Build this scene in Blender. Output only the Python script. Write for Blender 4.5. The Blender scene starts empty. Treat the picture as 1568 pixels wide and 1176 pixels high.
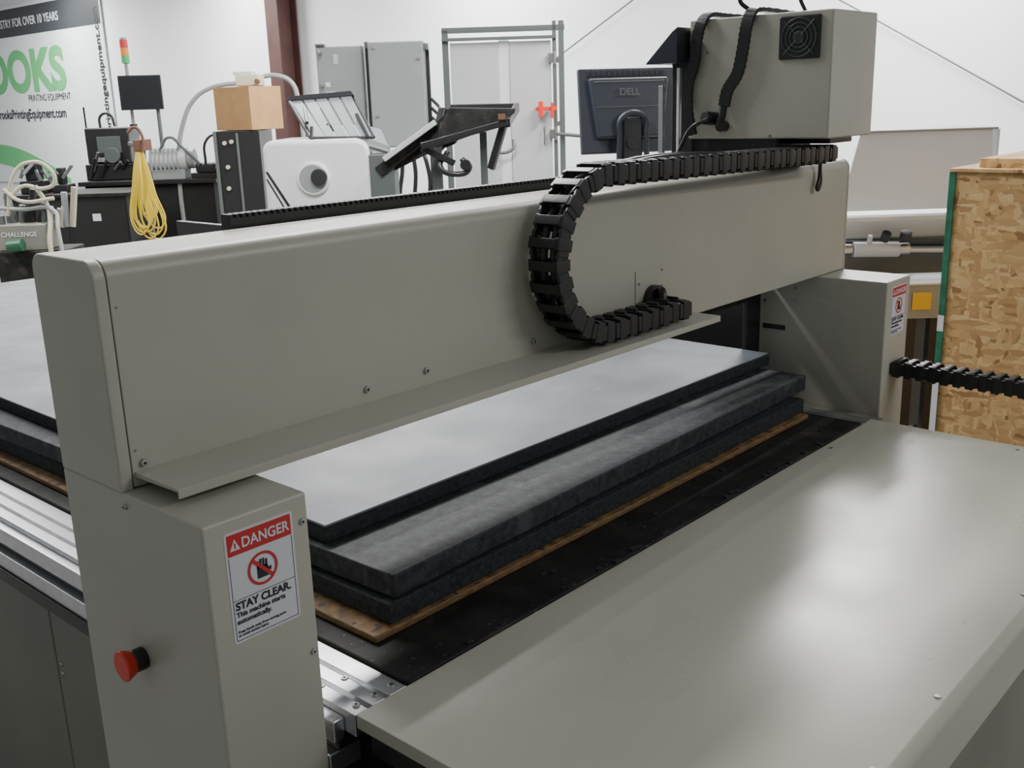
import bpy, bmesh, math, random
from mathutils import Vector, Matrix
random.seed(3)
S=bpy.context.scene
COL=S.collection
rad=math.radians
# ------------------------------------------------------------ materials
def mat(name,col,rough=.5,metal=0,noise=0,nscale=20,bump=0,bscale=300,spec=.5,emit=None,coat=0,col2=None,stretch=None,bdist=.002,speck=None,rnoise=0):
    m=bpy.data.materials.new(name);m.use_nodes=True
    nt=m.node_tree;b=nt.nodes["Principled BSDF"]
    b.inputs["Base Color"].default_value=(*col,1);b.inputs["Roughness"].default_value=rough
    b.inputs["Metallic"].default_value=metal;b.inputs["Specular IOR Level"].default_value=spec
    b.inputs["Coat Weight"].default_value=coat
    tc=nt.nodes.new("ShaderNodeTexCoord")
    src=tc.outputs["Object"]
    if stretch:
        mp=nt.nodes.new("ShaderNodeMapping");mp.inputs["Scale"].default_value=stretch
        nt.links.new(src,mp.inputs[0]);src=mp.outputs[0]
    cs=None
    if noise or col2:
        n=nt.nodes.new("ShaderNodeTexNoise");n.inputs["Scale"].default_value=nscale;n.inputs["Detail"].default_value=6
        nt.links.new(src,n.inputs[0])
        r=nt.nodes.new("ShaderNodeValToRGB")
        c2=col2 or tuple(c*(1+noise) for c in col);c1=tuple(c*(1-noise) for c in col) if not col2 else col
        r.color_ramp.elements[0].position=.35;r.color_ramp.elements[1].position=.65
        r.color_ramp.elements[0].color=(*c1,1);r.color_ramp.elements[1].color=(*c2,1)
        nt.links.new(n.outputs[0],r.inputs[0]);cs=r.outputs[0];nt.links.new(cs,b.inputs["Base Color"])
    if speck:
        for sc,th,c in speck:
            n=nt.nodes.new("ShaderNodeTexNoise");n.inputs["Scale"].default_value=sc;n.inputs["Detail"].default_value=3
            nt.links.new(src,n.inputs[0])
            mr=nt.nodes.new("ShaderNodeMapRange");mr.inputs[1].default_value=th;mr.inputs[2].default_value=th+.06
            nt.links.new(n.outputs[0],mr.inputs[0])
            mx=nt.nodes.new("ShaderNodeMix");mx.data_type='RGBA'
            nt.links.new(mr.outputs[0],mx.inputs[0])
            if cs:nt.links.new(cs,mx.inputs[6])
            else:mx.inputs[6].default_value=(*col,1)
            mx.inputs[7].default_value=(*c,1)
            cs=mx.outputs[2];nt.links.new(cs,b.inputs["Base Color"])
    if rnoise:
        n=nt.nodes.new("ShaderNodeTexNoise");n.inputs["Scale"].default_value=5;n.inputs["Detail"].default_value=5
        nt.links.new(src,n.inputs[0])
        mr=nt.nodes.new("ShaderNodeMapRange");mr.inputs[1].default_value=.3;mr.inputs[2].default_value=.7
        mr.inputs[3].default_value=rough-rnoise;mr.inputs[4].default_value=rough+rnoise
        nt.links.new(n.outputs[0],mr.inputs[0]);nt.links.new(mr.outputs[0],b.inputs["Roughness"])
    if bump:
        n=nt.nodes.new("ShaderNodeTexNoise");n.inputs["Scale"].default_value=bscale;n.inputs["Detail"].default_value=3
        nt.links.new(src,n.inputs[0])
        bp=nt.nodes.new("ShaderNodeBump");bp.inputs["Strength"].default_value=bump;bp.inputs["Distance"].default_value=bdist
        nt.links.new(n.outputs[0],bp.inputs["Height"]);nt.links.new(bp.outputs[0],b.inputs["Normal"])
    if emit:
        b.inputs["Emission Color"].default_value=(*col,1);b.inputs["Emission Strength"].default_value=emit
    return m
def osb():
    m=mat("osb_board",(.5,.33,.15),.75);nt=m.node_tree;b=nt.nodes["Principled BSDF"]
    tc=nt.nodes.new("ShaderNodeTexCoord")
    ns=nt.nodes.new("ShaderNodeTexNoise");ns.inputs["Scale"].default_value=14
    nt.links.new(tc.outputs["Object"],ns.inputs[0])
    wn=nt.nodes.new("ShaderNodeTexNoise");wn.inputs["Scale"].default_value=60
    nt.links.new(tc.outputs["Object"],wn.inputs[0])
    outs=[]
    for ang,sc in((28,(20,17,70)),(-50,(20,62,20)),(75,(20,20,75))):
        mp=nt.nodes.new("ShaderNodeMapping");mp.inputs["Rotation"].default_value=(rad(ang),0,0);mp.inputs["Scale"].default_value=sc
        nt.links.new(tc.outputs["Object"],mp.inputs[0])
        ad=nt.nodes.new("ShaderNodeVectorMath");ad.operation='MULTIPLY_ADD';ad.inputs[1].default_value=(.7,.7,.7)
        nt.links.new(wn.outputs["Color"],ad.inputs[0]);nt.links.new(mp.outputs[0],ad.inputs[2])
        v=nt.nodes.new("ShaderNodeTexVoronoi");v.inputs["Scale"].default_value=1.0;v.inputs["Randomness"].default_value=1
        nt.links.new(ad.outputs[0],v.inputs["Vector"])
        s=nt.nodes.new("ShaderNodeSeparateColor");nt.links.new(v.outputs["Color"],s.inputs[0])
        outs.append(s.outputs[0])
    def gt(sock,v):
        st=nt.nodes.new("ShaderNodeMath");st.operation='GREATER_THAN';st.inputs[1].default_value=v
        nt.links.new(sock,st.inputs[0]);return st.outputs[0]
    def mix(f,a,c):
        mx=nt.nodes.new("ShaderNodeMix");nt.links.new(f,mx.inputs[0]);nt.links.new(a,mx.inputs[2]);nt.links.new(c,mx.inputs[3]);return mx.outputs[0]
    o=mix(gt(ns.outputs[0],.47),outs[0],outs[1]);o=mix(gt(ns.outputs[0],.56),o,outs[2])
    r=nt.nodes.new("ShaderNodeValToRGB");e=r.color_ramp.elements
    e[0].color=(.26,.13,.045,1);e[0].position=0;e[1].color=(.68,.47,.22,1);e[1].position=1
    x=e.new(.10);x.color=(.43,.25,.10,1);x=e.new(.5);x.color=(.54,.34,.14,1)
    nt.links.new(o,r.inputs[0]);nt.links.new(r.outputs[0],b.inputs["Base Color"])
    bp=nt.nodes.new("ShaderNodeBump");bp.inputs["Distance"].default_value=.003;bp.inputs["Strength"].default_value=.4
    nt.links.new(o,bp.inputs["Height"]);nt.links.new(bp.outputs[0],b.inputs["Normal"])
    return m
BEI=(.44,.43,.362)
M=dict(
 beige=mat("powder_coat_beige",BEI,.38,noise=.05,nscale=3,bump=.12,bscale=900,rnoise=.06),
 beige_d=mat("powder_coat_grey_shaded",(.19,.185,.155),.5,noise=.08,nscale=4,bump=.1,bscale=700),  # dark copy of the beige; shade on the low side panels is in this colour
 cover=mat("satin_cover_paint",BEI,.30,noise=.04,nscale=2,bump=.35,bscale=2.6,bdist=.006,rnoise=.04,speck=[(45,.77,(.28,.27,.22))]),
 black=mat("black_plastic",(.014,.014,.015),.36,bump=.1,bscale=200),
 chain=mat("cable_chain_nylon",(.02,.02,.021),.35,bump=.1,bscale=200),
 blackm=mat("black_rubber_mat",(.009,.009,.0085),.7,noise=.7,nscale=14,bump=.5,bscale=60,spec=.35,speck=[(9,.62,(.035,.025,.02)),(70,.68,(.07,.065,.06)),(150,.72,(.22,.21,.20))]),
 darkgap=mat("dark_interior",(.01,.01,.01),.9),
 foam=mat("charcoal_foam_edge",(.020,.023,.026),.8,noise=.4,nscale=120,bump=.6,bscale=250,spec=.35,speck=[(110,.72,(.07,.075,.08))]),
 foamtop=mat("charcoal_foam_top",(.026,.029,.033),.7,noise=.4,nscale=60,bump=.3,bscale=200,spec=.35,speck=[(220,.63,(.075,.08,.085)),(12,.60,(.055,.058,.062))]),
 sheet=mat("laminated_board_top",(.088,.099,.117),.44,noise=.18,nscale=6,bump=.25,bscale=25,spec=.33,rnoise=.08,speck=[(28,.68,(.15,.16,.175))]),
 ply=mat("plywood_edge",(.17,.098,.036),.7,noise=.4,nscale=20,stretch=(2,2,30),speck=[(30,.58,(.045,.03,.018))]),
 alu=mat("extruded_aluminium",(.66,.67,.69),.33,1,noise=.05,nscale=40,stretch=(20,1,1)),
 steel=mat("bolt_steel",(.45,.45,.44),.3,1),
 white=mat("white_plastic",(.74,.75,.76),.35),
 stick=mat("sticker_white",(.66,.67,.71),.4),
 red=mat("sticker_red",(.56,.025,.03),.4),
 btn=mat("button_red",(.70,.045,.015),.4),
 ink=mat("sticker_ink",(.02,.02,.025),.5),
 wall=mat("white_wall_liner",(.79,.81,.84),.7,noise=.02,nscale=.8,bump=.3,bscale=6),
 floor=mat("concrete_floor",(.22,.22,.21),.5,noise=.15,nscale=3,bump=.2,bscale=40),
 column=mat("primer_brown_steel",(.07,.028,.024),.5,noise=.15,nscale=5),
 grey=mat("grey_enclosure_paint",(.26,.28,.275),.45,noise=.04,nscale=4),
 lgrey=mat("light_grey_panel",(.48,.50,.505),.45,noise=.03,nscale=3),
 slat=mat("feeder_slat_metal",(.30,.33,.35),.35,.3),
 tube=mat("frame_tube_green_grey",(.09,.105,.10),.4),
 card=mat("cardboard",(.33,.185,.075),.8,noise=.07,nscale=12),
 cream=mat("cream_tube",(.45,.42,.32),.4),
 yel=mat("yellow_cord",(.58,.42,.03),.5),
 ylab=mat("yellow_label",(.65,.42,.03),.4),
 green=mat("banner_green",(.10,.42,.15),.5),
 greenedge=mat("green_edge_paint",(.015,.14,.08),.6,noise=.3,nscale=20),
 banner=mat("banner_vinyl",(.68,.73,.74),.5,noise=.02,nscale=.5),
 bandk=mat("banner_charcoal",(.035,.04,.045),.5),
 hood=mat("smoked_hood_panel",(.60,.63,.655),.25,noise=.04,nscale=2),
 lcd=mat("lcd_screen",(.01,.012,.015),.3),
 mon=mat("monitor_plastic",(.024,.029,.042),.4),
 orange=mat("lamp_amber",(.8,.25,.02),.3),lgreen=mat("lamp_green",(.05,.4,.12),.3),
 dgreen=mat("machine_green",(.02,.10,.05),.4),
 brown=mat("brown_leather",(.12,.05,.03),.6),
 lamp=mat("fluorescent_tube",(1,.98,.95),.4,emit=6),
 osb=osb(),
)
# ------------------------------------------------------------ helpers
def emp(name,loc=(0,0,0),rz=0):
    e=bpy.data.objects.new(name,None);e.location=loc;e.rotation_euler=(0,0,rz);e.empty_display_size=.1;COL.objects.link(e);return e
YAW=rad(42.3)
def emp_dl(name,L,D,turn=0):
    """group standing D metres ahead / L metres aside along the aisle that runs at 42.3 deg"""
    c,s=math.cos(YAW),math.sin(YAW)
    return emp(name,(c*D+s*L,s*D-c*L,0),YAW-math.pi/2+turn)
def mk(name,verts,faces,m,par=None,bev=0,seg=2,smooth=False,loc=None,rot=None):
    me=bpy.data.meshes.new(name);me.from_pydata([tuple(v) for v in verts],[],faces);me.update()
    bm=bmesh.new();bm.from_mesh(me);bmesh.ops.recalc_face_normals(bm,faces=bm.faces);bm.to_mesh(me);bm.free()
    o=bpy.data.objects.new(name,me);COL.objects.link(o)
    if m: me.materials.append(M[m])
    if par: o.parent=par
    if loc: o.location=loc
    if rot: o.rotation_euler=rot
    if bev:
        b=o.modifiers.new("b","BEVEL");b.width=bev;b.segments=seg;b.limit_method='ANGLE';b.angle_limit=rad(40)
        smooth=True
    if smooth:
        for p in me.polygons:p.use_smooth=True
        w=o.modifiers.new("wn","WEIGHTED_NORMAL") if bev else None
    return o
def boxv(x0,x1,y0,y1,z0,z1):
    return [(x,y,z) for x in(x0,x1) for y in(y0,y1) for z in(z0,z1)]
BF=[(0,1,3,2),(4,6,7,5),(0,4,5,1),(2,3,7,6),(0,2,6,4),(1,5,7,3)]
def box(name,x0,x1,y0,y1,z0,z1,m,par=None,bev=.003,seg=2,**k):
    return mk(name,boxv(x0,x1,y0,y1,z0,z1),BF,m,par,bev,seg,**k)
def boxes(name,lst,m,par=None,bev=.002):
    v=[];f=[]
    for b in lst:
        n=len(v);v+=boxv(*b);f+=[tuple(i+n for i in q) for q in BF]
    return mk(name,v,f,m,par,bev)
def prism(name,pts,ax,a0,a1,m,par=None,bev=.002,seg=2,**k):
    n=len(pts)
    def mkv(p,a):
        if ax=='x':return(a,p[0],p[1])
        if ax=='y':return(p[0],a,p[1])
        return(p[0],p[1],a)
    v=[mkv(p,a0) for p in pts]+[mkv(p,a1) for p in pts]
    f=[tuple(range(n)),tuple(range(2*n-1,n-1,-1))]+[(i,(i+1)%n,(i+1)%n+n,i+n) for i in range(n)]
    return mk(name,v,f,m,par,bev,seg,**k)
def cyl(name,p0,p1,r,m,par=None,r2=None,n=24,bev=0):
    p0=Vector(p0);p1=Vector(p1);d=(p1-p0).normalized();q=d.to_track_quat('Z','Y');r2=r if r2 is None else r2
    v=[];
    for p,rr in((p0,r),(p1,r2)):
        for i in range(n):
            a=2*math.pi*i/n;v.append(p+q@Vector((rr*math.cos(a),rr*math.sin(a),0)))
    f=[tuple(range(n)),tuple(range(2*n-1,n-1,-1))]+[(i,(i+1)%n,(i+1)%n+n,i+n) for i in range(n)]
    o=mk(name,v,f,m,par,bev or min(r,.02)*.12,2);return o
def tube(name,pts,r,m,par=None,smooth=True,cyc=False):
    c=bpy.data.curves.new(name,'CURVE');c.dimensions='3D';c.bevel_depth=r;c.bevel_resolution=3;c.resolution_u=10;c.use_fill_caps=True
    if smooth:
        s=c.splines.new('BEZIER');s.bezier_points.add(len(pts)-1)
        for b,p in zip(s.bezier_points,pts):b.co=p;b.handle_left_type=b.handle_right_type='AUTO'
    else:
        s=c.splines.new('POLY');s.points.add(len(pts)-1)
        for b,p in zip(s.points,pts):b.co=(*p,1)
    s.use_cyclic_u=cyc
    c.materials.append(M[m]);o=bpy.data.objects.new(name,c);COL.objects.link(o)
    if par:o.parent=par
    return o
def text(name,body,size,loc,rot,m,par=None,bold=.0,ax='LEFT',ext=.0004,sx=1):
    c=bpy.data.curves.new(name,'FONT');c.body=body;c.size=size;c.extrude=ext;c.offset=bold*size;c.align_x=ax
    c.materials.append(M[m]);o=bpy.data.objects.new(name,c);o.location=loc;o.rotation_euler=rot;o.scale=(sx,1,1);COL.objects.link(o)
    if par:o.parent=par
    return o
def bolt(par,p,n,r=.005,h=.003,m="steel",name="bolt"):
    p=Vector(p);n=Vector(n);cyl(name,p-n*.001,p+n*h,r,m,par,r2=r*.8,n=14);cyl(name+"_socket",p+n*h*.9,p+n*(h+.0004),r*.4,"ink",par,n=6,bev=.0001)
def rprof(a0,a1,b0,b1,radii,n=6):
    out=[]
    for (ca,cb,sa,sb,st),r in zip(((a0,b0,1,1,180),(a1,b0,-1,1,270),(a1,b1,-1,-1,0),(a0,b1,1,-1,90)),radii):
        if r==0: out.append((ca,cb));continue
        for i in range(n+1):
            t=rad(st+90*i/n);out.append((ca+sa*r+r*math.cos(t),cb+sb*r+r*math.sin(t)))
    return out
def beam(name,p0,p1,w,h,m,par):
    p0=Vector(p0);p1=Vector(p1);d=p1-p0;L=d.length
    q=d.to_track_quat('X','Z').to_matrix().to_4x4()
    o=mk(name,boxv(0,L,-w/2,w/2,-h/2,h/2),BF,m,par,.004);o.matrix_local=Matrix.Translation(p0)@q;return o
def quadplate(name,c,th,m,par,slats=1,gap=.2,rim=None):
    """plate (or slats) spanned by 4 corners bl,br,tr,tl"""
    bl,br,tr_,tl_=[Vector(p) for p in c]
    nrm=(br-bl).cross(tl_-bl).normalized()*th
    v=[];f=[]
    def add(q):
        k=len(v);v.extend([*q,*[p+nrm for p in q]])
        f.extend([(k,k+1,k+2,k+3),(k+7,k+6,k+5,k+4)]+[(k+i,k+(i+1)%4,k+4+(i+1)%4,k+4+i) for i in range(4)])
    for i in range(slats):
        a=i/slats;b=(i+1-(gap if slats>1 else 0))/slats
        add([bl.lerp(br,a),bl.lerp(br,b),tl_.lerp(tr_,b),tl_.lerp(tr_,a)])
    o=mk(name,v,f,m,par,.001)
    if rim:
        for k,(p,q) in enumerate(((bl,br),(br,tr_),(tr_,tl_),(tl_,bl))):
            tube(name+"_rim_%d"%k,[p,q],rim[0],rim[1],par,False)
    return o
# ------------------------------------------------------------ room
box("floor",-6,9,-6,21,-.1,0,"floor",bev=0)
box("wall_east",7,7.15,-6,21,0,6,"wall",bev=0)
box("wall_north",-6,7,20.85,21,0,6,"wall",bev=0)
col=emp("steel_column")
boxes("flanges",[(6.72,6.735,9.20,9.41,0,6),(6.955,6.97,9.20,9.41,0,6),(6.735,6.955,9.30,9.31,0,6)],"column",col,.001)
box("base_plate",6.68,6.995,9.15,9.47,0,.02,"column",col)
brace=emp("wall_brace_cables")
tube("cable_1",[(6.96,6.35,1.5),(6.96,5.75,1.99),(6.96,4.9,2.42),(6.96,2.6,3.6)],.006,"tube",brace,False)
tube("cable_2",[(6.96,4.2,2.78),(6.96,3.05,2.15),(6.96,2.05,1.58),(6.96,-.6,.2)],.006,"tube",brace,False)
# banner
bn=emp("wall_banner")
box("vinyl",6.97,6.98,13.32,18.2,.7,3.25,"banner",bn,.002)
box("header_band",6.966,6.97,13.36,18.2,2.82,3.2,"bandk",bn,0)
RW=(rad(90),0,rad(-90))
text("header_text","THE INDUSTRY FOR OVER 10 YEARS",.16,(6.963,14.5,2.95),RW,"stick",bn,.012,'RIGHT')
text("logo_text","BROOKS",.78,(6.963,14.52,2.06),RW,"green",bn,.04,'RIGHT',sx=1.22)
text("logo_subtext","PRINTING EQUIPMENT",.13,(6.963,14.45,1.90),RW,"ink",bn,0,'RIGHT')
text("url_text","BrooksPrintingEquipment.com",.19,(6.963,14.65,1.66),RW,"ink",bn,.02,'RIGHT')
text("side_text","printingequipment.com",.17,(6.963,13.42,1.45),(rad(90),rad(-90),rad(-90)),"ink",bn,.02,'LEFT')
arc=[];
for i in range(21):
    t=i/20;y=18.0-t*(18.0-14.8);arc.append((y,.72+ .56*math.sin(math.pi*(.35+.6*t))))
arc2=[(y,z-.22-.1*math.sin(i/20*3)) for i,(y,z) in enumerate(arc)]
prism("green_swoosh",arc+arc2[::-1],'x',6.964,6.97,"green",bn,0)
# ------------------------------------------------------------ cutting table
T=emp("flatbed_cutting_table")
box("bed_frame",.76,2.42,1.0,4.5,.12,.862,"darkgap",T)
box("mat",.83,2.31,.966,4.5,.862,.884,"blackm",T,.004)
for sx0 in(0,1):
    xs=.735 if sx0==0 else 2.312
    w=.093 if sx0==0 else .055
    n=3 if sx0==0 else 2
    sw=w/n
    pts=[(xs,.845)]
    for i in range(n):
        a=xs+i*sw
        pts+=[(a,.878),(a+sw*.72,.878)]
        if i<n-1: pts+=[(a+sw*.72,.868),(a+sw,.868)]
    pts+=[(xs+w,.878),(xs+w,.845)]
    prism("side_extrusion_%d"%(sx0+1),pts,'y',.968,4.5,"alu",T,.0008)
for (x,y) in((.752,.985),(.785,.985),(.815,.985),(.752,1.06),(.785,1.05)):
    bolt(T,(x,y,.877),(0,0,1),.006)
boxes("side_beam",[(.715,.735,.99,4.5,.835,.868),(.705,.76,.99,4.5,.79,.822)],"alu",T,.003)
boxes("side_slots",[(.722,.76,.99,4.5,.822,.835),(.70,.76,.99,4.5,.765,.79)],"black",T,.002)
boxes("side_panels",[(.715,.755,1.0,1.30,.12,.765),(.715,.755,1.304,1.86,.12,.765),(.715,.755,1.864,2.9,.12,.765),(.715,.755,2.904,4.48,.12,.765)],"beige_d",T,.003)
for z in(.62,.64):bolt(T,(.715,1.84,z),(-1,0,0),.005)
boxes("feet",[(x,x+.1,y,y+.1,0,.12) for x in(.8,2.28) for y in(1.05,2.7,4.3)],"black",T)
box("right_side_guard",2.60,2.63,1.36,4.5,.12,1.16,"black",T)
box("right_side_rail",2.38,2.45,.97,4.5,.78,.86,"beige_d",T)
prf=[(.965,.86),(.965,.88)]
prf+= [(.390-.0,.880),(.382,.8785),(.376,.873),(.373,.865),(.372,.79),(.384,.79),(.384,.86)]
prism("cover_plate",prf,'x',.735,2.36,"cover",T,.0012)
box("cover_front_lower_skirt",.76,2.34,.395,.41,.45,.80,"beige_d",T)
box("cover_underframe",.80,2.33,.42,.96,.12,.855,"darkgap",T)
boxes("cover_end_bracket",[(.745,.80,.43,.95,.82,.858)],"black",T)
for p in((1.05,.40),(1.25,.398),(1.62,.40),(2.0,.40),(2.3,.40),(2.33,.62),(2.1,.945)):
    cyl("cover_screw",(p[0],p[1],.879),(p[0],p[1],.882),.0045,"steel",T,n=12)
tube("under_cable",[(.79,.95,.80),(.76,.90,.78),(.765,.80,.74),(.79,.7,.74)],.009,"black",T)
v=[];f=[]
for i in range(46):   # off-cut crumbs and torn edge along the mat
    x=random.uniform(.9,2.25);y=random.choice([random.uniform(.967,.978),random.uniform(.967,.978),random.uniform(.98,1.06)]);s=random.uniform(.0012,.0045)
    k=len(v);v+=boxv(x-s*2,x+s*2,y-s,y+s,.8838,.884+s*.8);f+=[tuple(q+k for q in t) for t in BF]
mk("mat_debris",v,f,"foam",T,.0004)
# boards
B=emp("foam_board_stack")
def slab(name,x0,x1,y0,y1,z0,z1,m,rz,bev=.003):
    c=Vector((x0,y0,0));v=[Matrix.Rotation(rad(rz),3,'Z')@(Vector(p)-c)+c for p in boxv(x0,x1,y0,y1,z0,z1)]
    return mk(name,v,BF,m,B,bev)
slab("plywood_base",.868,2.262,1.078,4.42,.8845,.8965,"ply",.1)
slab("foam_board_1",.905,2.27,1.086,4.40,.897,.931,"foam",.5)
slab("foam_board_1_cut",.93,2.32,1.110,4.40,.931,.9325,"foam",1.0,.001)
slab("foam_board_2",.920,2.335,1.090,4.40,.9335,.972,"foamtop",1.5)
slab("foam_board_3",.930,2.375,1.263,4.38,.9725,.9985,"foam",-.5)
slab("foam_board_3_laminate",.931,2.374,1.264,4.38,.9985,1.004,"sheet",-.5,.0025)
# ------------------------------------------------------------ gantry
G=emp("cutter_gantry")
prism("beam_cover",rprof(1.162,1.32,1.203,1.487,(0,0,.018,.022)),'x',.573,2.592,"beige",G,.001,1)
prism("end_cap_left",rprof(1.161,1.321,1.2,1.488,(0,0,.022,.024)),'x',.555,.572,"beige",G,.003,2)
prism("end_cap_right",rprof(1.161,1.321,1.2,1.488,(0,0,.022,.024)),'x',2.593,2.60,"beige",G,.002,2)
box("left_support",.555,.700,.983,1.320,.42,1.201,"beige",G,.004,3)
box("right_support",2.454,2.597,.983,1.335,.42,1.201,"beige",G,.004,3)
prism("cable_tray_lip",[(1.162,1.216),(1.162,1.223),(1.060,1.223),(1.060,1.211),(1.062,1.211),(1.062,1.219)],'x',.575,1.80,"beige",G,.0006,1)
box("rear_bumper",2.38,2.452,1.322,1.336,.90,1.2,"black",G)
box("rear_bumper_top",1.95,2.38,1.322,1.336,1.13,1.203,"black",G)
lst=[(.85,2.5,1.322,1.345,1.46,1.50)]
x=.85
while x<2.5:
    lst.append((x,x+.006,1.322,1.345,1.50,1.506));x+=.011
boxes("toothed_rack",lst,"black",G,.0006)
for p in((.588,1.228),(.952,1.24),(1.075,1.243),(1.335,1.241),(1.66,1.24)):
    bolt(G,(p[0],1.162,p[1]+.004),(0,-1,0),.0055,.005)
for z in(1.43,1.25):bolt(G,(.580,1.162,z),(0,-1,0),.002,.001)
bolt(G,(.555,1.155,1.185),(-1,0,0),.004,.004)
for z in(1.165,.988):bolt(G,(.690,.983,z),(0,-1,0),.0045,.003)
for y,z in((1.31,1.16),(1.31,1.125),(1.225,1.165),(1.225,1.13)):bolt(G,(2.454,y,z),(-1,0,0),.006,.003)
box("slot_recess",2.4525,2.456,1.25,1.315,1.05,1.063,"ink",G,0)
cyl("estop_collar",(.556,1.162,.975),(.538,1.162,.975),.015,"black",G,bev=.003)
cyl("estop_button",(.540,1.162,.975),(.523,1.162,.975),.015,"btn",G,r2=.022,bev=.004)
box("access_plate",1.645,1.745,1.160,1.162,1.262,1.325,"beige",G,.0008)
for x,z in((1.655,1.30),(1.735,1.318),(1.735,1.285)):bolt(G,(x,1.160,z),(0,-1,0),.003,.002)
cyl("cable_grommet",(1.70,1.162,1.262),(1.70,1.142,1.262),.030,"black",G)
tube("entry_cable",[(1.70,1.145,1.270),(1.685,1.125,1.285),(1.67,1.115,1.262),(1.60,1.115,1.252)],.008,"black",G)
RF=(rad(90),0,0)
def danger(x0,x1,z0,z1,y,nm):
    k=(x1-x0)/.095;w=x1-x0;h=z1-z0
    prism("danger_sign_%s"%nm,rprof(x0,x1,z0,z1,(.004*k,)*4),'y',y-.0006,y+.001,"stick",G,0)
    yy=y-.0008
    prism("danger_header_%s"%nm,rprof(x0+.003*k,x1-.003*k,z1-h*.21,z1-.003*k,(.001,)*4),'y',yy-.0002,yy+.0006,"red",G,0)
    text("danger_word_%s"%nm,"DANGER",.0180*k,(x0+.0215*k,yy-.0006,z1-h*.16),RF,"stick",G,.022,ext=.0002,sx=.92)
    tz=z1-h*.165
    prism("danger_triangle_%s"%nm,[(x0+.006*k,tz),(x0+.020*k,tz),(x0+.013*k,tz+.014*k)],'y',yy-.0006,yy,"stick",G,0)
    prism("danger_mark_%s"%nm,[(x0+.0122*k,tz+.002*k),(x0+.0138*k,tz+.002*k),(x0+.0142*k,tz+.009*k),(x0+.0118*k,tz+.009*k)],'y',yy-.0009,yy-.0006,"red",G,0)
    cx=x0+w*.5;cz=z1-h*.41;R=.021*k
    for a in((x0+.003*k,x0+.0038*k,z0+.003*k,z1-h*.22),(x1-.0038*k,x1-.003*k,z0+.003*k,z1-h*.22),(x0+.003*k,x1-.003*k,z0+.003*k,z0+.0038*k),(x0+.003*k,x1-.003*k,z0+h*.385,z0+h*.39)):
        box("danger_frame_%s"%nm,a[0],a[1],yy,yy+.0005,a[2],a[3],"ink",G,0)
    boxes("danger_hand_%s"%nm,[(cx-.008*k,cx+.007*k,yy-.0002,yy+.0005,cz-.012*k,cz+.003*k)]+[(cx+(-.008+.004*i)*k,cx+(-.0050+.004*i)*k,yy-.0002,yy+.0005,cz,cz+(.010+.002*(i in(1,2)))*k) for i in range(4)]+[(cx+.006*k,cx+.012*k,yy-.0002,yy+.0005,cz-.006*k,cz-.001*k)],"ink",G,0)
    n=40;v=[];f=[]
    for i in range(n):
        a=2*math.pi*i/n
        for rr in(R,R*.84):v.append((cx+rr*math.cos(a),yy-.0006,cz+rr*math.sin(a)))
    for i in range(n):
        j=(i+1)%n;f.append((2*i,2*j,2*j+1,2*i+1))
    mk("danger_ring_%s"%nm,v,f,"red",G)
    d=R*.66;e=.0016*k
    mk("danger_slash_%s"%nm,[(cx-d-e,yy-.0007,cz+d-e),(cx-d+e,yy-.0007,cz+d+e),(cx+d+e,yy-.0007,cz-d+e),(cx+d-e,yy-.0007,cz-d-e)],[(0,1,2,3)],"red",G)
    text("danger_text1_%s"%nm,"STAY CLEAR.",.0138*k,(x0+.006*k,yy-.0003,z0+h*.30),RF,"ink",G,.03,ext=.0002,sx=.98)
    text("danger_text2_%s"%nm,"This machine starts\nautomatically.",.0088*k,(x0+.006*k,yy-.0003,z0+h*.235),RF,"ink",G,.022,ext=.0002)
    text("danger_text3_%s"%nm,"Keep hands away from moving parts\nto avoid serious injury.",.0046*k,(x0+.006*k,yy-.0003,z0+h*.09),RF,"ink",G,.01,ext=.0002)
danger(.581,.676,1.044,1.184,.983,"left")
danger(2.485,2.575,1.06,1.185,.983,"right")
# ------------------------------------------------------------ cable chains
def chain(name,path_fn,total,w,par,pitch=.034,th=.040,frame=None):
    v=[];f=[]
    n=int(total/pitch)
    def add(b,M4):
        k=len(v)
        for p in boxv(*b):v.append(M4@Vector(p))
        f.extend(tuple(i+k for i in q) for q in BF)
    for i in range(n):
        p,t=path_fn((i+.5)*pitch)
        side=frame; nrm=t.cross(side).normalized()
        M4=Matrix(((t.x,side.x,nrm.x,p.x),(t.y,side.y,nrm.y,p.y),(t.z,side.z,nrm.z,p.z),(0,0,0,1)))
        o=.002 if i%2 else 0
        L=pitch*.60
        for s in(-1,1):
            a=s*(w/2-.004-o)
            add((-L,L,a-.0035,a+.0035,-th*.38,th*.38),M4)
            add((-L*.5,L*.5,a-.0048,a+.0048,-th*.5,th*.5),M4)
        add((-L*.40,L*.40,-w/2+.006,w/2-.006,-th*.54,-th*.40),M4)
        add((-L*.40,L*.40,-w/2+.006,w/2-.006,th*.40,th*.54),M4)
        add((-L*.16,L*.16,-w*.2,w*.2,-th*.66,-th*.5),M4)
    o=mk(name,v,f,"chain",par,.0012,1);return o
CH=emp("cable_drag_chain")
XE=1.72
cxx,czc,R=1.465,1.388,.140
L1=XE-cxx;L2=math.pi*R
def pf(s):
    if s<L1:return Vector((XE-s,1.112,czc-R)),Vector((-1,0,0))
    if s<L1+L2:
        a=-math.pi/2-(s-L1)/R
        return Vector((cxx+R*math.cos(a),1.112,czc+R*math.sin(a))),Vector((math.sin(a),0,-math.cos(a)))
    d=s-L1-L2
    return Vector((cxx+d,1.112,czc+R-.012*d/.88)),Vector((1,0,-.0136)).normalized()
chain("links",pf,L1+L2+.895,.066,CH,pitch=.035,th=.037,frame=Vector((0,1,0)))
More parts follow.
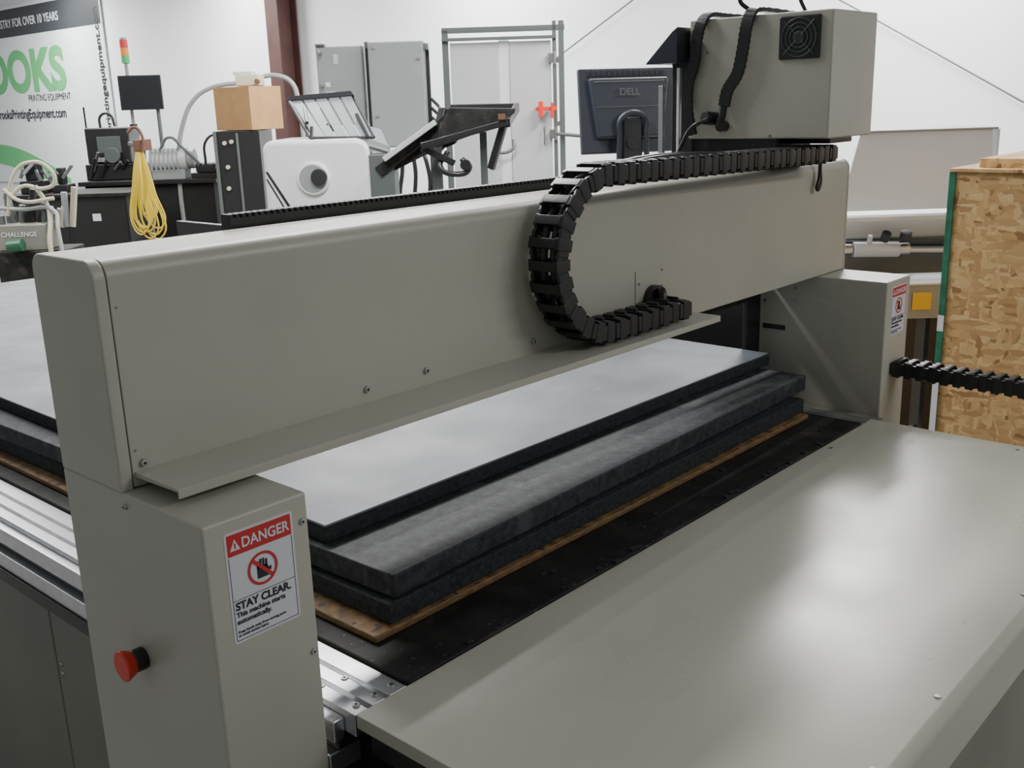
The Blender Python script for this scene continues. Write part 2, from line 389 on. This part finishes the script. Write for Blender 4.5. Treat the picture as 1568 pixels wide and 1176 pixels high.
for nm,dy,r_ in(("inner_hose_1",-.010,.007),("inner_hose_2",.012,.008)):
    tube(nm,[pf(L1*.2)[0]+Vector((0,dy,0))]+[pf(L1+L2*t)[0]+Vector((0,dy,0)) for t in(0,.25,.5,.75,1)]+[pf(L1+L2+.8)[0]+Vector((0,dy,0))],r_,"black",CH)
C2=emp("cable_drag_chain")
def pf2(s):
    if s<.36:return Vector((2.53,.983-s,.975-.02*s)),Vector((0,-1,-.02)).normalized()
    a=(s-.36)/.16;a=min(a,math.pi)
    return Vector((2.53,.623-.16*math.sin(a),.968-.16*(1-math.cos(a)))),Vector((0,-math.cos(a),-math.sin(a)))
chain("links",pf2,.36+.16*3.1,.060,C2,pitch=.030,th=.040,frame=Vector((1,0,0)))
tube("inner_hose",[pf2(s)[0] for s in(.01,.15,.30,.40,.50,.60,.70,.80)],.016,"black",C2)
box("chain_trough",2.49,2.57,.3,.96,.60,.625,"black",C2)
boxes("trough_legs",[(2.51,2.55,.35,.39,0,.60),(2.51,2.55,.88,.92,0,.6)],"black",C2)
# ------------------------------------------------------------ cutter head
H=emp("cutter_head")
hx0,hx1,hy0,hy1,hz0,hz1=2.165,2.388,1.02,1.375,1.556,1.824
box("housing",hx0,hx1,hy0,hy1,hz0,hz1,"beige",H,.004,3)
fy,fz=1.095,1.770
box("fan_frame",hx0-.006,hx0+.001,fy-.048,fy+.048,fz-.045,fz+.045,"black",H,.003)
for r_ in(.012,.021,.030,.040):
    tube("fan_guard_ring",[(hx0-.008,fy+r_*math.cos(a),fz+r_*math.sin(a)) for a in[i*math.pi/8 for i in range(16)]],.0009,"tube",H,True,True)
for k in range(4):
    a=math.pi/4+k*math.pi/2
    tube("fan_guard_spoke",[(hx0-.0085,fy+.008*math.cos(a),fz+.008*math.sin(a)),(hx0-.0085,fy+.050*math.cos(a),fz+.050*math.sin(a))],.0009,"tube",H,False)
cyl("fan_hub",(hx0-.006,fy,fz),(hx0-.009,fy,fz),.012,"ink",H)
for y,z in((1.325,1.60),(1.16,1.563),(1.325,1.75)):bolt(H,(hx0,y,z),(-1,0,0),.004,.002)
box("carriage",2.19,2.36,1.155,1.34,1.488,1.557,"black",H)
box("chain_bracket",2.28,2.40,1.07,1.155,1.540,1.556,"black",H)
box("tool_block",2.19,2.35,1.378,1.44,1.40,1.80,"black",H,.004)
prism("cable_shield",[(1.47,1.73),(1.395,1.80),(1.38,1.81),(1.38,1.73)],'x',2.12,2.33,"mon",H,.002)
boxes("rear_uprights",[(2.10,2.112,1.405,1.417,1.44,1.68),(2.14,2.15,1.385,1.393,1.44,1.72)],"alu",H,.001)
def dense(pts,n=6):
    P_=[Vector(p) for p in pts];P_=[P_[0]]+P_+[P_[-1]];out=[]
    for i in range(1,len(P_)-2):
        for k in range(n):
            t=k/n;a,b,c,d=P_[i-1],P_[i],P_[i+1],P_[i+2]
            out.append(.5*((2*b)+(c-a)*t+(2*a-5*b+4*c-d)*t*t+(3*b-a-3*c+d)*t**3))
    out.append(P_[-2]);return out
def strap(name,pts,w,th):
    P_=dense(pts,8);v=[];f=[];Y=Vector((0,1,0))
    for i,p in enumerate(P_):
        t=(P_[min(i+1,len(P_)-1)]-P_[max(i-1,0)]).normalized()
        wd=(Y-t*Y.dot(t)).normalized();n=t.cross(wd)
        tt=th*(1.0 if i%2 else .72);ww=w*(1 if i%2 else .93)
        v+=[p+wd*ww/2+n*tt/2,p-wd*ww/2+n*tt/2,p-wd*ww/2-n*tt/2,p+wd*ww/2-n*tt/2]
        if i:
            k=4*i
            f+=[(k-4+j,k-4+(j+1)%4,k+(j+1)%4,k+j) for j in range(4)]
    f+=[(0,1,2,3),(len(v)-1,len(v)-2,len(v)-3,len(v)-4)]
    return mk(name,v,f,"black",H,.001,1)
strap("corrugated_strap_1",[(2.15,1.355,1.565),(2.148,1.366,1.62),(2.148,1.366,1.68),(2.148,1.350,1.73),(2.149,1.345,1.78),(2.153,1.335,1.818),(2.175,1.33,1.834),(2.23,1.325,1.834),(2.34,1.315,1.832)],.028,.010)
strap("corrugated_strap_2",[(2.150,1.270,1.63),(2.150,1.262,1.665),(2.150,1.238,1.70),(2.150,1.226,1.75),(2.150,1.218,1.80),(2.160,1.212,1.830),(2.19,1.205,1.836),(2.32,1.20,1.832)],.028,.010)
tube("hose_3",[(2.175,1.225,1.835),(2.165,1.245,1.86),(2.2,1.21,1.95),(2.25,1.15,2.2)],.005,"black",H)
tube("hose_4",[(2.20,1.10,1.820),(2.20,1.12,1.86),(2.22,1.16,2.05),(2.25,1.15,2.2)],.004,"black",H)
tube("cable_low",[(2.13,1.30,1.602),(2.12,1.335,1.585),(2.12,1.36,1.55),(2.13,1.385,1.51)],.005,"black",H)
tube("cable_low_2",[(2.15,1.272,1.63),(2.145,1.275,1.60),(2.145,1.285,1.588)],.009,"black",H)
cyl("connector",(2.165,1.30,1.602),(2.13,1.31,1.605),.015,"black",H)
cyl("connector_b",(2.165,1.275,1.585),(2.14,1.275,1.585),.012,"black",H)
tube("hanging_clip",[(2.40,1.148,1.50),(2.40,1.148,1.455),(2.392,1.148,1.425),(2.405,1.148,1.44),(2.402,1.148,1.47)],.0045,"black",H)
# ------------------------------------------------------------ OSB crate
K=emp("osb_crate")
box("side_panel",3.20,3.215,.05,1.105,.02,1.415,"osb",K,.001)
box("end_panel",3.215,4.0,1.09,1.105,.02,1.415,"osb",K,.001)
box("lid",3.19,4.02,.03,1.115,1.415,1.425,"osb",K,.001)
box("top_piece",3.25,3.9,.1,1.05,1.425,1.452,"osb",K,.002)
box("green_corner",3.194,3.199,1.097,1.116,.02,1.414,"greenedge",K,.001)
boxes("white_tape",[(3.192,3.1935,1.097,1.116,.93,.98),(3.192,3.1935,1.097,1.116,.60,.80)],"stick",K,0)
boxes("far_panels",[(3.985,4.0,.05,1.09,.02,1.415),(3.215,3.985,.05,.065,.02,1.415)],"osb",K,.001)
boxes("skids",[(3.2,4.0,y,y+.09,0,.02) for y in(.1,.5,.95)],"ply",K)
# ------------------------------------------------------------ hooded press behind right
P=emp_dl("hooded_press",1.62,4.1)
prism("hood_front",[(-.31,1.20),(.30,1.20),(.27,1.50),(-.24,1.50)],'y',-.02,-.01,"hood",P,.001)
box("hood_top_rail",-.26,.29,-.03,.25,1.50,1.508,"grey",P)
prism("hood_side",[(-.02,1.20),(.4,1.20),(.25,1.50),(-.02,1.50)],'x',.29,.30,"hood",P,.001)
box("hood_sill",-.36,.36,-.10,-.02,1.165,1.185,"lgrey",P)
box("body",-.36,.36,.02,.6,.3,1.16,"lgrey",P)
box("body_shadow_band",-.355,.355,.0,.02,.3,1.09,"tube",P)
boxes("legs",[(-.34,-.26,.05,.13,0,.3),(.26,.34,.05,.13,0,.3),(-.34,-.26,.5,.58,0,.3),(.26,.34,.5,.58,0,.3)],"black",P)
cyl("roller_shaft",(-.34,-.06,1.055),(.34,-.06,1.035),.014,"steel",P)
cyl("roller_shaft_2",(-.34,-.04,1.08),(.34,-.04,1.06),.010,"ink",P)
cyl("roller",(-.26,-.06,1.055),(-.08,-.06,1.05),.030,"lgrey",P)
cyl("roller_collar",(-.30,-.06,1.056),(-.265,-.06,1.055),.022,"steel",P)
cyl("roller_collar_2",(-.08,-.06,1.05),(-.04,-.06,1.05),.026,"steel",P)
cyl("roller_knob",(-.14,-.07,1.09),(-.14,-.09,1.12),.018,"ink",P)
cyl("roller_knob_2",(-.20,-.07,1.08),(-.20,-.08,1.11),.010,"lgrey",P)
cyl("roller_knob_3",(-.06,-.07,1.09),(-.06,-.08,1.12),.022,"ink",P)
box("feed_table",-.36,.30,-.35,-.12,.955,.965,"lgrey",P)
box("yellow_label",-.125,-.055,-.352,-.349,.865,.93,"ylab",P,.001)
box("apron",-.36,.0,-.345,-.33,.83,.955,"grey",P)
boxes("stand",[(-.14,-.10,-.34,-.30,0,.83),(-.05,-.01,-.34,-.30,0,.83),(.2,.24,-.34,-.3,0,.955)],"black",P)
# ------------------------------------------------------------ monitor (seen from the back)
Q=emp_dl("computer_monitor",.545,4.6,rad(12))
def tl(o,ang,p):
    o.matrix_local=Matrix.Translation(p)@Matrix.Rotation(ang,4,'X')@Matrix.Translation(-Vector(p));return o
pv=(0,0,1.6)
for o in(box("bezel",-.215,.215,.02,.05,1.43,1.79,"mon",Q,.006,3),
         prism("back_shell",[(-.15,1.49),(.15,1.49),(.18,1.745),(-.18,1.745)],'y',-.015,.021,"mon",Q,.012,3),
         boxes("vent_ribs",[(-.18+.024*i,-.166+.024*i,.014,.02,1.755,1.78) for i in range(15)],"ink",Q,.001),
         boxes("shell_lines",[(-.16,.16,-.017,-.015,1.725,1.73),(-.15,.15,-.017,-.015,1.62,1.623)],"tube",Q,.0005),
         box("screen",-.19,.19,.0495,.051,1.445,1.775,"lcd",Q,0)):
    tl(o,rad(-8),pv)
text("maker_text","DELL",.042,(-.055,-.034,1.672),(rad(82),0,0),"tube",Q,.01)
tube("stand_loop",[(-.055,-.03,1.16),(-.06,-.05,1.50),(-.05,-.05,1.58),(.05,-.05,1.58),(.06,-.05,1.50),(.055,-.03,1.16)],.012,"mon",Q)
prism("stand_neck",[(-.05,1.16),(.05,1.16),(.045,1.58),(-.045,1.58)],'y',-.045,-.025,"mon",Q,.01,3)
cyl("neck_recess",(0,-.052,1.47),(0,-.044,1.47),.028,"ink",Q)
box("stand_foot",-.13,.13,-.12,.10,1.141,1.16,"mon",Q,.006,3)
QD=emp_dl("operator_console",.60,4.7)
box("desk_top",-.35,.40,-.30,.3,1.11,1.14,"lgrey",QD)
boxes("desk_legs",[(x,x+.04,y,y+.04,0,1.11) for x in(-.33,.34) for y in(-.28,.24)],"tube",QD)
# ------------------------------------------------------------ tube-frame with panels
FR=emp_dl("panel_frame_rack",.01,7.0)
boxes("frame_tubes",[(-.395,-.355,0,.04,0,2.12),(.36,.395,0,.04,0,2.16),(.32,.345,.0,.03,0,2.16),(-.395,.40,0,.04,2.10,2.135),(-.395,.345,-.03,0,2.05,2.07),(-.395,.395,0,.04,.25,.29),(.345,.36,0,.03,1.9,1.93),(.345,.36,0,.03,1.5,1.53)],"tube",FR)
box("panel_left",-.345,-.03,.012,.03,.35,2.04,"lgrey",FR)
box("panel_right",.04,.31,.012,.03,.35,2.04,"lgrey",FR)
box("panel_mid_post",-.03,.04,.02,.03,.3,2.05,"white",FR)
for z in(1.93,1.45):
    box("hinge",.29,.33,-.02,.0,z-.03,z+.03,"steel",FR);cyl("hinge_pin",(.33,-.02,z-.04),(.33,-.02,z+.04),.01,"steel",FR)
box("handle",.25,.262,-.03,-.018,1.38,1.50,"steel",FR)
boxes("red_clamp",[(.20,.34,-.05,-.03,1.60,1.625),(.22,.25,-.06,-.02,1.56,1.66),(.30,.32,-.06,-.02,1.55,1.65)],"btn",FR)
boxes("frame_feet",[(-.42,-.33,-.3,.3,0,.05),(.32,.42,-.3,.3,0,.05)],"tube",FR)
tube("horizontal_rod",[(.34,-.02,1.45),(.52,-.05,1.43)],.012,"tube",FR,False)
tube("frame_hose",[(.05,-.02,1.42),(.04,-.05,1.36),(-.1,-.06,1.34)],.010,"tube",FR)
# ------------------------------------------------------------ grey electrical enclosures
EC=emp_dl("electrical_enclosures",-.83,7.0)
box("enclosure_1",-.36,-.065,-.08,.12,1.55,2.04,"grey",EC,.004)
box("enclosure_1_door",-.355,-.07,-.088,-.08,1.555,2.035,"grey",EC,.003)
box("enclosure_2",-.02,.33,-.14,.12,1.40,2.055,"grey",EC,.004)
box("enclosure_2_door",-.015,.325,-.148,-.14,1.405,2.05,"grey",EC,.003)
for x,z in((-.33,2.0),(-.33,1.8),(.02,2.02),(.30,1.95),(.02,1.6),(.3,1.5)):cyl("latch",(x,-.16,z),(x,-.08,z),.012,"steel",EC)
boxes("label",[(-.31,-.25,-.092,-.088,1.72,1.76),(-.31,-.28,-.092,-.088,1.79,1.82)],"stick",EC,0)
boxes("label_b",[(-.25,-.22,-.092,-.088,1.93,1.99)],"lgrey",EC,0)
boxes("top_clips",[(-.045,-.02,-.1,0,2.02,2.06),(-.36,-.30,-.1,0,2.04,2.055),(.30,.36,-.1,0,2.0,2.04)],"tube",EC)
boxes("posts",[(-.055,-.03,0,.04,0,2.03),(.335,.36,-.02,.02,0,2.03),(-.36,-.33,0,.04,0,1.55)],"black",EC)
box("plinth",-.38,.39,-.1,.2,0,.3,"grey",EC)
for i in range(4):tube("conduit_%d"%i,[(.05+.07*i,0,1.42),(.07+.08*i,-.05,1.3),(.02+.1*i,0,1.1),(.05,0,.3)],.014,"black",EC)
for i in range(3):tube("side_cable_%d"%i,[(.36,-.02,1.70-.06*i),(.42,-.05,1.62-.05*i),(.40+.03*i,-.05,1.5),(.36,0,1.3)],.010,"black",EC)
# ------------------------------------------------------------ white folding machine + delivery
W=emp_dl("paper_folding_machine",-1.07,6.0)
prism("housing",rprof(-.30,.305,.55,1.49,(.03,.03,.08,.06),8),'y',-.05,.55,"white",W,.035,4)
cyl("dial_bezel",(-.02,-.048,1.275),(-.02,-.072,1.275),.098,"white",W,r2=.090,bev=.006)
cyl("dial_shade_disc",(-.02,-.071,1.275),(-.02,-.075,1.275),.078,"grey",W)  # flat grey disc; the shadow inside the ring is put into its colour
cyl("dial_knob",(.018,-.074,1.285),(.018,-.10,1.285),.046,"ink",W,bev=.005)
mk("stripe",[(-.29,-.053,1.32),(-.275,-.053,1.32),(-.12,-.053,1.05),(-.14,-.053,1.05)],[(0,1,2,3)],"ink",W)
mk("stripe_2",[(-.29,-.053,1.28),(-.28,-.053,1.28),(-.16,-.053,1.05),(-.17,-.053,1.05)],[(0,1,2,3)],"ink",W)
box("pedestal",-.26,.26,.0,.5,.05,.56,"grey",W,.01)
boxes("castors",[(x,x+.06,y,y+.06,0,.06) for x in(-.25,.19) for y in(.02,.42)],"black",W)
quadplate("feeder_slats",[(-.01,.0,1.495),(.33,.0,1.49),(.18,.34,1.72),(-.19,.34,1.70)],.012,"slat",W,5,.16,(.009,"ink"))
quadplate("feeder_head",[(-.21,.34,1.69),(.19,.34,1.71),(.17,.36,1.735),(-.19,.36,1.715)],.03,"ink",W)
for a,b in(((-.19,.3,1.70),(-.03,.0,1.50)),((-.02,-.02,1.49),(-.02,.02,1.56)),((.22,.15,1.62),(.30,-.02,1.49)),((.05,.1,1.57),(.09,.12,1.53)),((-.1,.28,1.67),(-.06,.1,1.58))):
    beam("feeder_strut",a,b,.018,.018,"black",W)
prism("side_plate",[(.29,1.49),(.42,1.44),(.40,1.40),(.29,1.42)],'y',-.01,.012,"grey",W,.001)
quadplate("feed_guard",[(.30,-.02,1.44),(.42,-.02,1.40),(.35,.2,1.52),(.25,.2,1.55)],.01,"slat",W)
box("feed_box",.30,.44,-.05,.2,1.10,1.40,"tube",W,.01)
O=.77
def dp(x,z,y=0):return(x+O,y,z)
beam("conveyor_side",dp(-.42,1.30,-.05),dp(.02,1.60,-.05),.03,.06,"blackm",W)
beam("conveyor_cover",dp(-.38,1.37,-.09),dp(-.08,1.565,-.09),.05,.03,"lgrey",W)
beam("conveyor_side_far",dp(-.40,1.29,.30),dp(.05,1.62,.30),.03,.05,"blackm",W)
prism("conveyor_body",[(-.40+O,1.27),(-.16+O,1.38),(.02+O,1.44),(.05+O,1.56),(-.02+O,1.57),(-.38+O,1.33)],'y',-.03,.28,"blackm",W,.004)
prism("tray_body",[(-.10+O,1.42),(.26+O,1.53),(.36+O,1.60),(.37+O,1.625),(.0+O,1.64),(-.06+O,1.52)],'y',-.12,.22,"blackm",W,.006)
beam("tray_rail_front",dp(-.16,1.44,-.19),dp(.32,1.555,-.19),.03,.035,"black",W)
beam("tray_rail_back",dp(-.01,1.64,.26),dp(.38,1.635,.26),.03,.035,"black",W)
beam("tray_rail_right",dp(.32,1.55,-.19),dp(.38,1.63,.26),.03,.05,"black",W)
beam("tray_arm_1",dp(-.03,1.63,.0),dp(-.10,1.38,-.1),.05,.06,"black",W)
beam("tray_arm_2",dp(-.16,1.43,-.15),dp(.02,1.34,-.15),.03,.035,"black",W)
beam("tray_arm_3",dp(.30,1.54,-.15),dp(.22,1.30,-.1),.03,.04,"black",W)
tube("tray_hose",[dp(-.02,1.40,-.1),dp(-.06,1.32,-.15),dp(.02,1.28,-.15),dp(.10,1.31,-.15),dp(.06,1.36,-.12)],.016,"black",W)
cyl("tray_knob",dp(.08,1.33,-.12),dp(.08,1.33,-.18),.03,"black",W)
box("tray_brown_tag",.27+O,.31+O,-.22,-.20,1.57,1.60,"brown",W,0)
boxes("tray_stand",[(-.12+O,-.06+O,0,.05,0,1.45),(.16+O,.20+O,0,.05,0,1.50),(-.2+O,.3+O,-.2,.3,0,.05)],"tube",W)
# ------------------------------------------------------------ rack with cardboard box
RK=emp_dl("equipment_rack",-2.28,9.0)
box("rack_body",-.17,.20,-.0,.5,0,1.50,"black",RK,.005)
boxes("rack_side_rails",[(-.19,-.165,-.02,.02,0,1.50),(.0,.02,-.012,0,.05,1.48)],"tube",RK)
for x,z in((-.10,1.40),(-.04,1.41),(-.09,1.20),(-.1,1.02)):cyl("rack_knob",(x,0,z),(x,-.02,z),.018,"cream",RK)
CB=emp_dl("cardboard_box",-2.19,9.24,rad(-35))
box("carton",-.25,.20,-.18,.18,1.503,1.86,"card",CB,.003)
boxes("flap_seam",[(-.25,.20,-.002,.002,1.86,1.862)],"ink",CB,0)
IB=emp_dl("inkjet_unit",-2.13,9.24)
box("unit_body",-.14,.06,-.12,.1,1.864,1.96,"cream",IB,.01)
box("unit_cap",-.16,.0,-.10,.06,1.96,1.985,"lgrey",IB,.004)
cyl("unit_knob",(.05,-.1,1.9),(.05,-.16,1.9),.02,"brown",IB)
PIP=emp_dl("exhaust_pipe",-2.4,9.75)
tube("pipe_1",[(-.61,0,.0),(-.61,0,1.29),(-.54,0,1.57),(-.42,0,1.775),(-.27,0,1.87),(-.12,0,1.90),(.02,0,1.91),(.18,0,1.95),(.36,0,1.96),(.48,0,1.90),(.53,0,1.75),(.53,0,.0)],.022,"grey",PIP)
boxes("pipe_feet",[(-.66,-.56,-.05,.05,0,.02),(.48,.58,-.05,.05,0,.02)],"grey",PIP)
# ------------------------------------------------------------ workbench & contents
WB=emp_dl("workbench",-3.3,10.0)
box("bench_top",-.66,.62,-.3,.5,1.03,1.07,"black",WB,.004)
box("bench_body",-.62,.58,-.24,.45,.05,1.03,"darkgap",WB,.004)
boxes("bench_feet",[(-.6,-.5,-.2,.4,0,.05),(.46,.56,-.2,.4,0,.05)],"black",WB)
SC=emp_dl("storage_cabinet",-3.7,9.0)
box("cabinet_body",-.50,.50,-.2,.4,.04,1.0,"black",SC,.004)
box("cabinet_top",-.52,.53,-.23,.42,1.0,1.03,"blackm",SC,.004)
box("cabinet_label",.20,.27,-.213,-.21,.80,.86,"stick",SC,0)
boxes("cabinet_doors",[(-.48,-.02,-.21,-.2,.08,.96),(.02,.48,-.21,-.2,.08,.96)],"darkgap",SC,.003)
boxes("cabinet_plinth",[(-.48,.48,-.18,.38,0,.04)],"black",SC,0)
PT=emp_dl("pile_of_machine_parts",-3.95,9.05)
boxes("part_blocks",[(-.20,.02,-.1,.12,1.031,1.14),(-.16,-.06,-.06,.08,1.14,1.30),(.06,.20,-.08,.1,1.031,1.10),(.10,.16,-.04,.04,1.10,1.24)],"black",PT,.01)
for i in range(10):
    x=random.uniform(-.2,.2);z=random.uniform(1.10,1.24);beam("part_rod_%d"%i,(x,-.1,z),(x+random.uniform(-.12,.12),-.1,z+random.uniform(.0,.14)),.025,.025,random.choice(["tube","black","steel","grey"]),PT)
NM=emp_dl("numbering_machine",-3.6,10.0)
box("machine_base",-.33,.24,-.15,.25,1.072,1.22,"black",NM,.01)
box("machine_head",-.31,.10,-.12,.2,1.22,1.55,"black",NM,.015)
box("machine_panel",-.20,.02,-.13,-.12,1.32,1.47,"tube",NM,.003)
tube("machine_handle",[(-.18,-.05,1.54),(-.16,-.05,1.66),(-.08,-.05,1.67),(-.04,-.05,1.56)],.012,"black",NM)
box("machine_light",-.24,-.14,-.14,-.12,1.24,1.28,"lgrey",NM)
cyl("machine_handwheel",(-.05,-.16,1.30),(-.05,-.2,1.30),.07,"tube",NM)
beam("machine_bar",(.0,-.1,1.42),(.26,-.1,1.36),.04,.04,"steel",NM)
for i in range(7):
    a=random.uniform(-.3,.15);cyl("machine_rod_%d"%i,(a,-.16,1.08+random.random()*.1),(a+.08,-.2,1.22+random.random()*.12),.014,random.choice(["steel","tube","black"]),NM)
tube("tall_rod",[(-.33,0,1.08),(-.33,0,1.74)],.009,"black",NM,False)
MO=emp_dl("monitor_on_arm",-3.36,9.95,rad(12))
box("screen_shell",-.19,.19,-.02,.03,1.70,2.01,"black",MO,.006)
box("screen_glass",-.175,.175,-.022,-.019,1.715,1.995,"lcd",MO,0)
cyl("arm",(.13,.04,1.08),(.13,.04,1.75),.018,"tube",MO)
beam("arm_link",(.13,.04,1.70),(0,.03,1.83),.03,.03,"tube",MO)
cyl("arm_base",(.13,.04,1.072),(.13,.04,1.09),.06,"tube",MO)
LT=emp_dl("signal_tower_light",-3.50,10.05)
cyl("pole",(0,0,1.56),(0,0,2.12),.016,"grey",LT);cyl("pole_foot",(0,0,1.552),(0,0,1.575),.035,"black",LT)
cyl("lamp_green",(0,0,2.12),(0,0,2.19),.036,"lgreen",LT);cyl("lamp_amber",(0,0,2.19),(0,0,2.26),.036,"orange",LT);cyl("lamp_red",(0,0,2.26),(0,0,2.33),.036,"red",LT);cyl("lamp_cap",(0,0,2.33),(0,0,2.35),.03,"grey",LT)
VP=emp_dl("vacuum_pump",-3.06,9.8)
cyl("motor",(-.22,0,1.25),(.12,0,1.25),.11,"lgrey",VP,bev=.01)
cyl("motor_cap",(.12,0,1.25),(.18,0,1.25),.09,"grey",VP)
boxes("motor_fins",[(-.2+.04*i,-.19+.04*i,-.118,.118,1.15,1.35) for i in range(7)],"grey",VP,.001)
boxes("motor_feet",[(-.2,.1,-.1,.1,1.072,1.16)],"grey",VP)
for i in range(6):
    x=.25+.04*i;cyl("fitting_%d"%i,(x,-.05,1.09),(x+.05,-.06,1.14+.08*random.random()),.018,random.choice(["steel","black","tube"]),VP)
box("dark_tray",.15,.42,-.08,.15,1.072,1.12,"black",VP)
box("dark_valve",.20,.38,-.1,.08,1.12,1.21,"black",VP,.02)
tube("dark_hose",[(-.1,-.1,1.35),(0,-.12,1.45),(.1,-.1,1.36),(.25,-.1,1.2)],.014,"tube",VP)
tube("dark_hose_2",[(.30,-.1,1.2),(.34,-.12,1.42),(.42,-.1,1.45),(.44,-.1,1.15)],.012,"black",VP)
YC=emp_dl("yellow_extension_cord",-2.98,8.62)
for i in range(11):
    a=(i-5)*.008;l=random.uniform(.46,.68)
    tube("loop_%d"%i,[(a*.3,-.03,1.38),(a-.02,-.05-.004*i,1.16),(a*1.6-.03,-.05,1.36-l),(a*2.0+.05,-.06,1.33-l),(a*1.3+.05,-.05,1.05),(a*.3+.02,-.03,1.38)],.007,"yel",YC)
box("cord_hook",-.03,.04,-.05,.2,1.37,1.46,"brown",YC,.006)
cyl("cord_hook_post",(0,.1,0),(0,.1,1.38),.015,"tube",YC)
tube("cord_hook_bend",[(-.06,-.05,1.52),(0,-.05,1.56),(.05,-.05,1.50),(.04,-.05,1.36)],.012,"brown",YC)
ST=emp_dl("tubular_stand",-3.2,7.3)
tube("rail_1",[(-.30,0,1.0),(-.20,0,1.30),(-.10,0,1.36),(.02,0,1.33),(.06,0,1.22),(-.02,0,1.18),(-.16,0,1.20),(-.25,0,1.14)],.014,"cream",ST)
tube("rail_2",[(-.08,0,1.20),(-.02,.02,1.05),(.02,-.12,.8),(.05,-.14,.01)],.016,"cream",ST)
tube("rail_3",[(-.30,0,1.18),(-.18,-.03,1.10),(.04,0,1.11)],.014,"cream",ST)
tube("rail_4",[(-.42,0,1.06),(-.2,0,1.04),(.02,0,1.03),(.09,-.12,.9),(.10,-.14,.01)],.014,"grey",ST)
boxes("stand_base",[(-.40,.15,-.12,.25,0,.03),(-.36,-.33,-.02,.02,.03,1.0)],"tube",ST)
cyl("stand_reel",(-.26,-.14,.80),(-.16,-.14,.81),.045,"dgreen",ST)
box("stand_cabinet",-.38,.11,-.1,.25,.03,.76,"blackm",ST,.01)
box("stand_box",-.36,-.02,-.08,.15,.76,.94,"beige_d",ST,.008)
text("stand_label","CHALLENGE",.045,(-.33,-.084,.86),RF,"stick",ST,.01)
for i in range(12):
    x=-.34+.04*i;cyl("stand_part_%d"%i,(x,.1,.90),(x+random.uniform(-.05,.08),.1,1.0+.2*random.random()),.022,random.choice(["cream","tube","black","grey"]),ST)
# ------------------------------------------------------------ lights
def fixture(x,y,z,L,p,alongx=True):
    e=emp("fluorescent_light_fixture",(x,y,z),0 if alongx else rad(90))
    box("housing",-L/2,L/2,-.16,.16,.03,.09,"white",e)
    for s in(-.08,.08):cyl("tube",(-L/2+.04,s,.015),(L/2-.04,s,.015),.014,"lamp",e,n=12)
    for s in(-L/3,L/3):cyl("hanger",(s,0,.09),(s,0,2.0),.004,"steel",e,n=8)
    l=bpy.data.lights.new("tube_light","AREA");l.shape='RECTANGLE';l.size=L;l.size_y=.3;l.energy=p;l.color=(1,.985,.96)
    o=bpy.data.objects.new("tube_light",l);o.location=(0,0,-.02);o.parent=e;COL.objects.link(o)
for x,y,L,p in((5.7,2.7,2.4,260),(5.6,6.4,2.4,240),(5.4,10.0,2.4,230),(5.4,14.0,2.4,230),(1.5,7.5,2.4,170),(2.0,12.5,2.4,200),(2.3,3.2,2.4,190),(3.2,-2.6,2.4,100)):
    fixture(x,y,3.4,L,p)
w=bpy.data.worlds.new("w");S.world=w;w.use_nodes=True
bg=w.node_tree.nodes["Background"];bg.inputs[0].default_value=(.93,.965,1,1);bg.inputs[1].default_value=.28
# ------------------------------------------------------------ camera
cam=bpy.data.cameras.new("camera");cam.sensor_width=36;cam.lens=36*1573.9/1568;cam.clip_start=.05;cam.clip_end=100
co=bpy.data.objects.new("camera",cam);COL.objects.link(co)
yaw,pit,rol=rad(42.3006),rad(15.2406),rad(-1.79775)
F=Vector((math.cos(yaw)*math.cos(pit),math.sin(yaw)*math.cos(pit),-math.sin(pit)))
Rt=F.cross(Vector((0,0,1))).normalized();U=Rt.cross(F)
r=Rt*math.cos(rol)+U*math.sin(rol);u=-Rt*math.sin(rol)+U*math.cos(rol)
co.matrix_world=Matrix(((r.x,u.x,-F.x,0),(r.y,u.y,-F.y,0),(r.z,u.z,-F.z,1.65),(0,0,0,1)))
S.camera=co
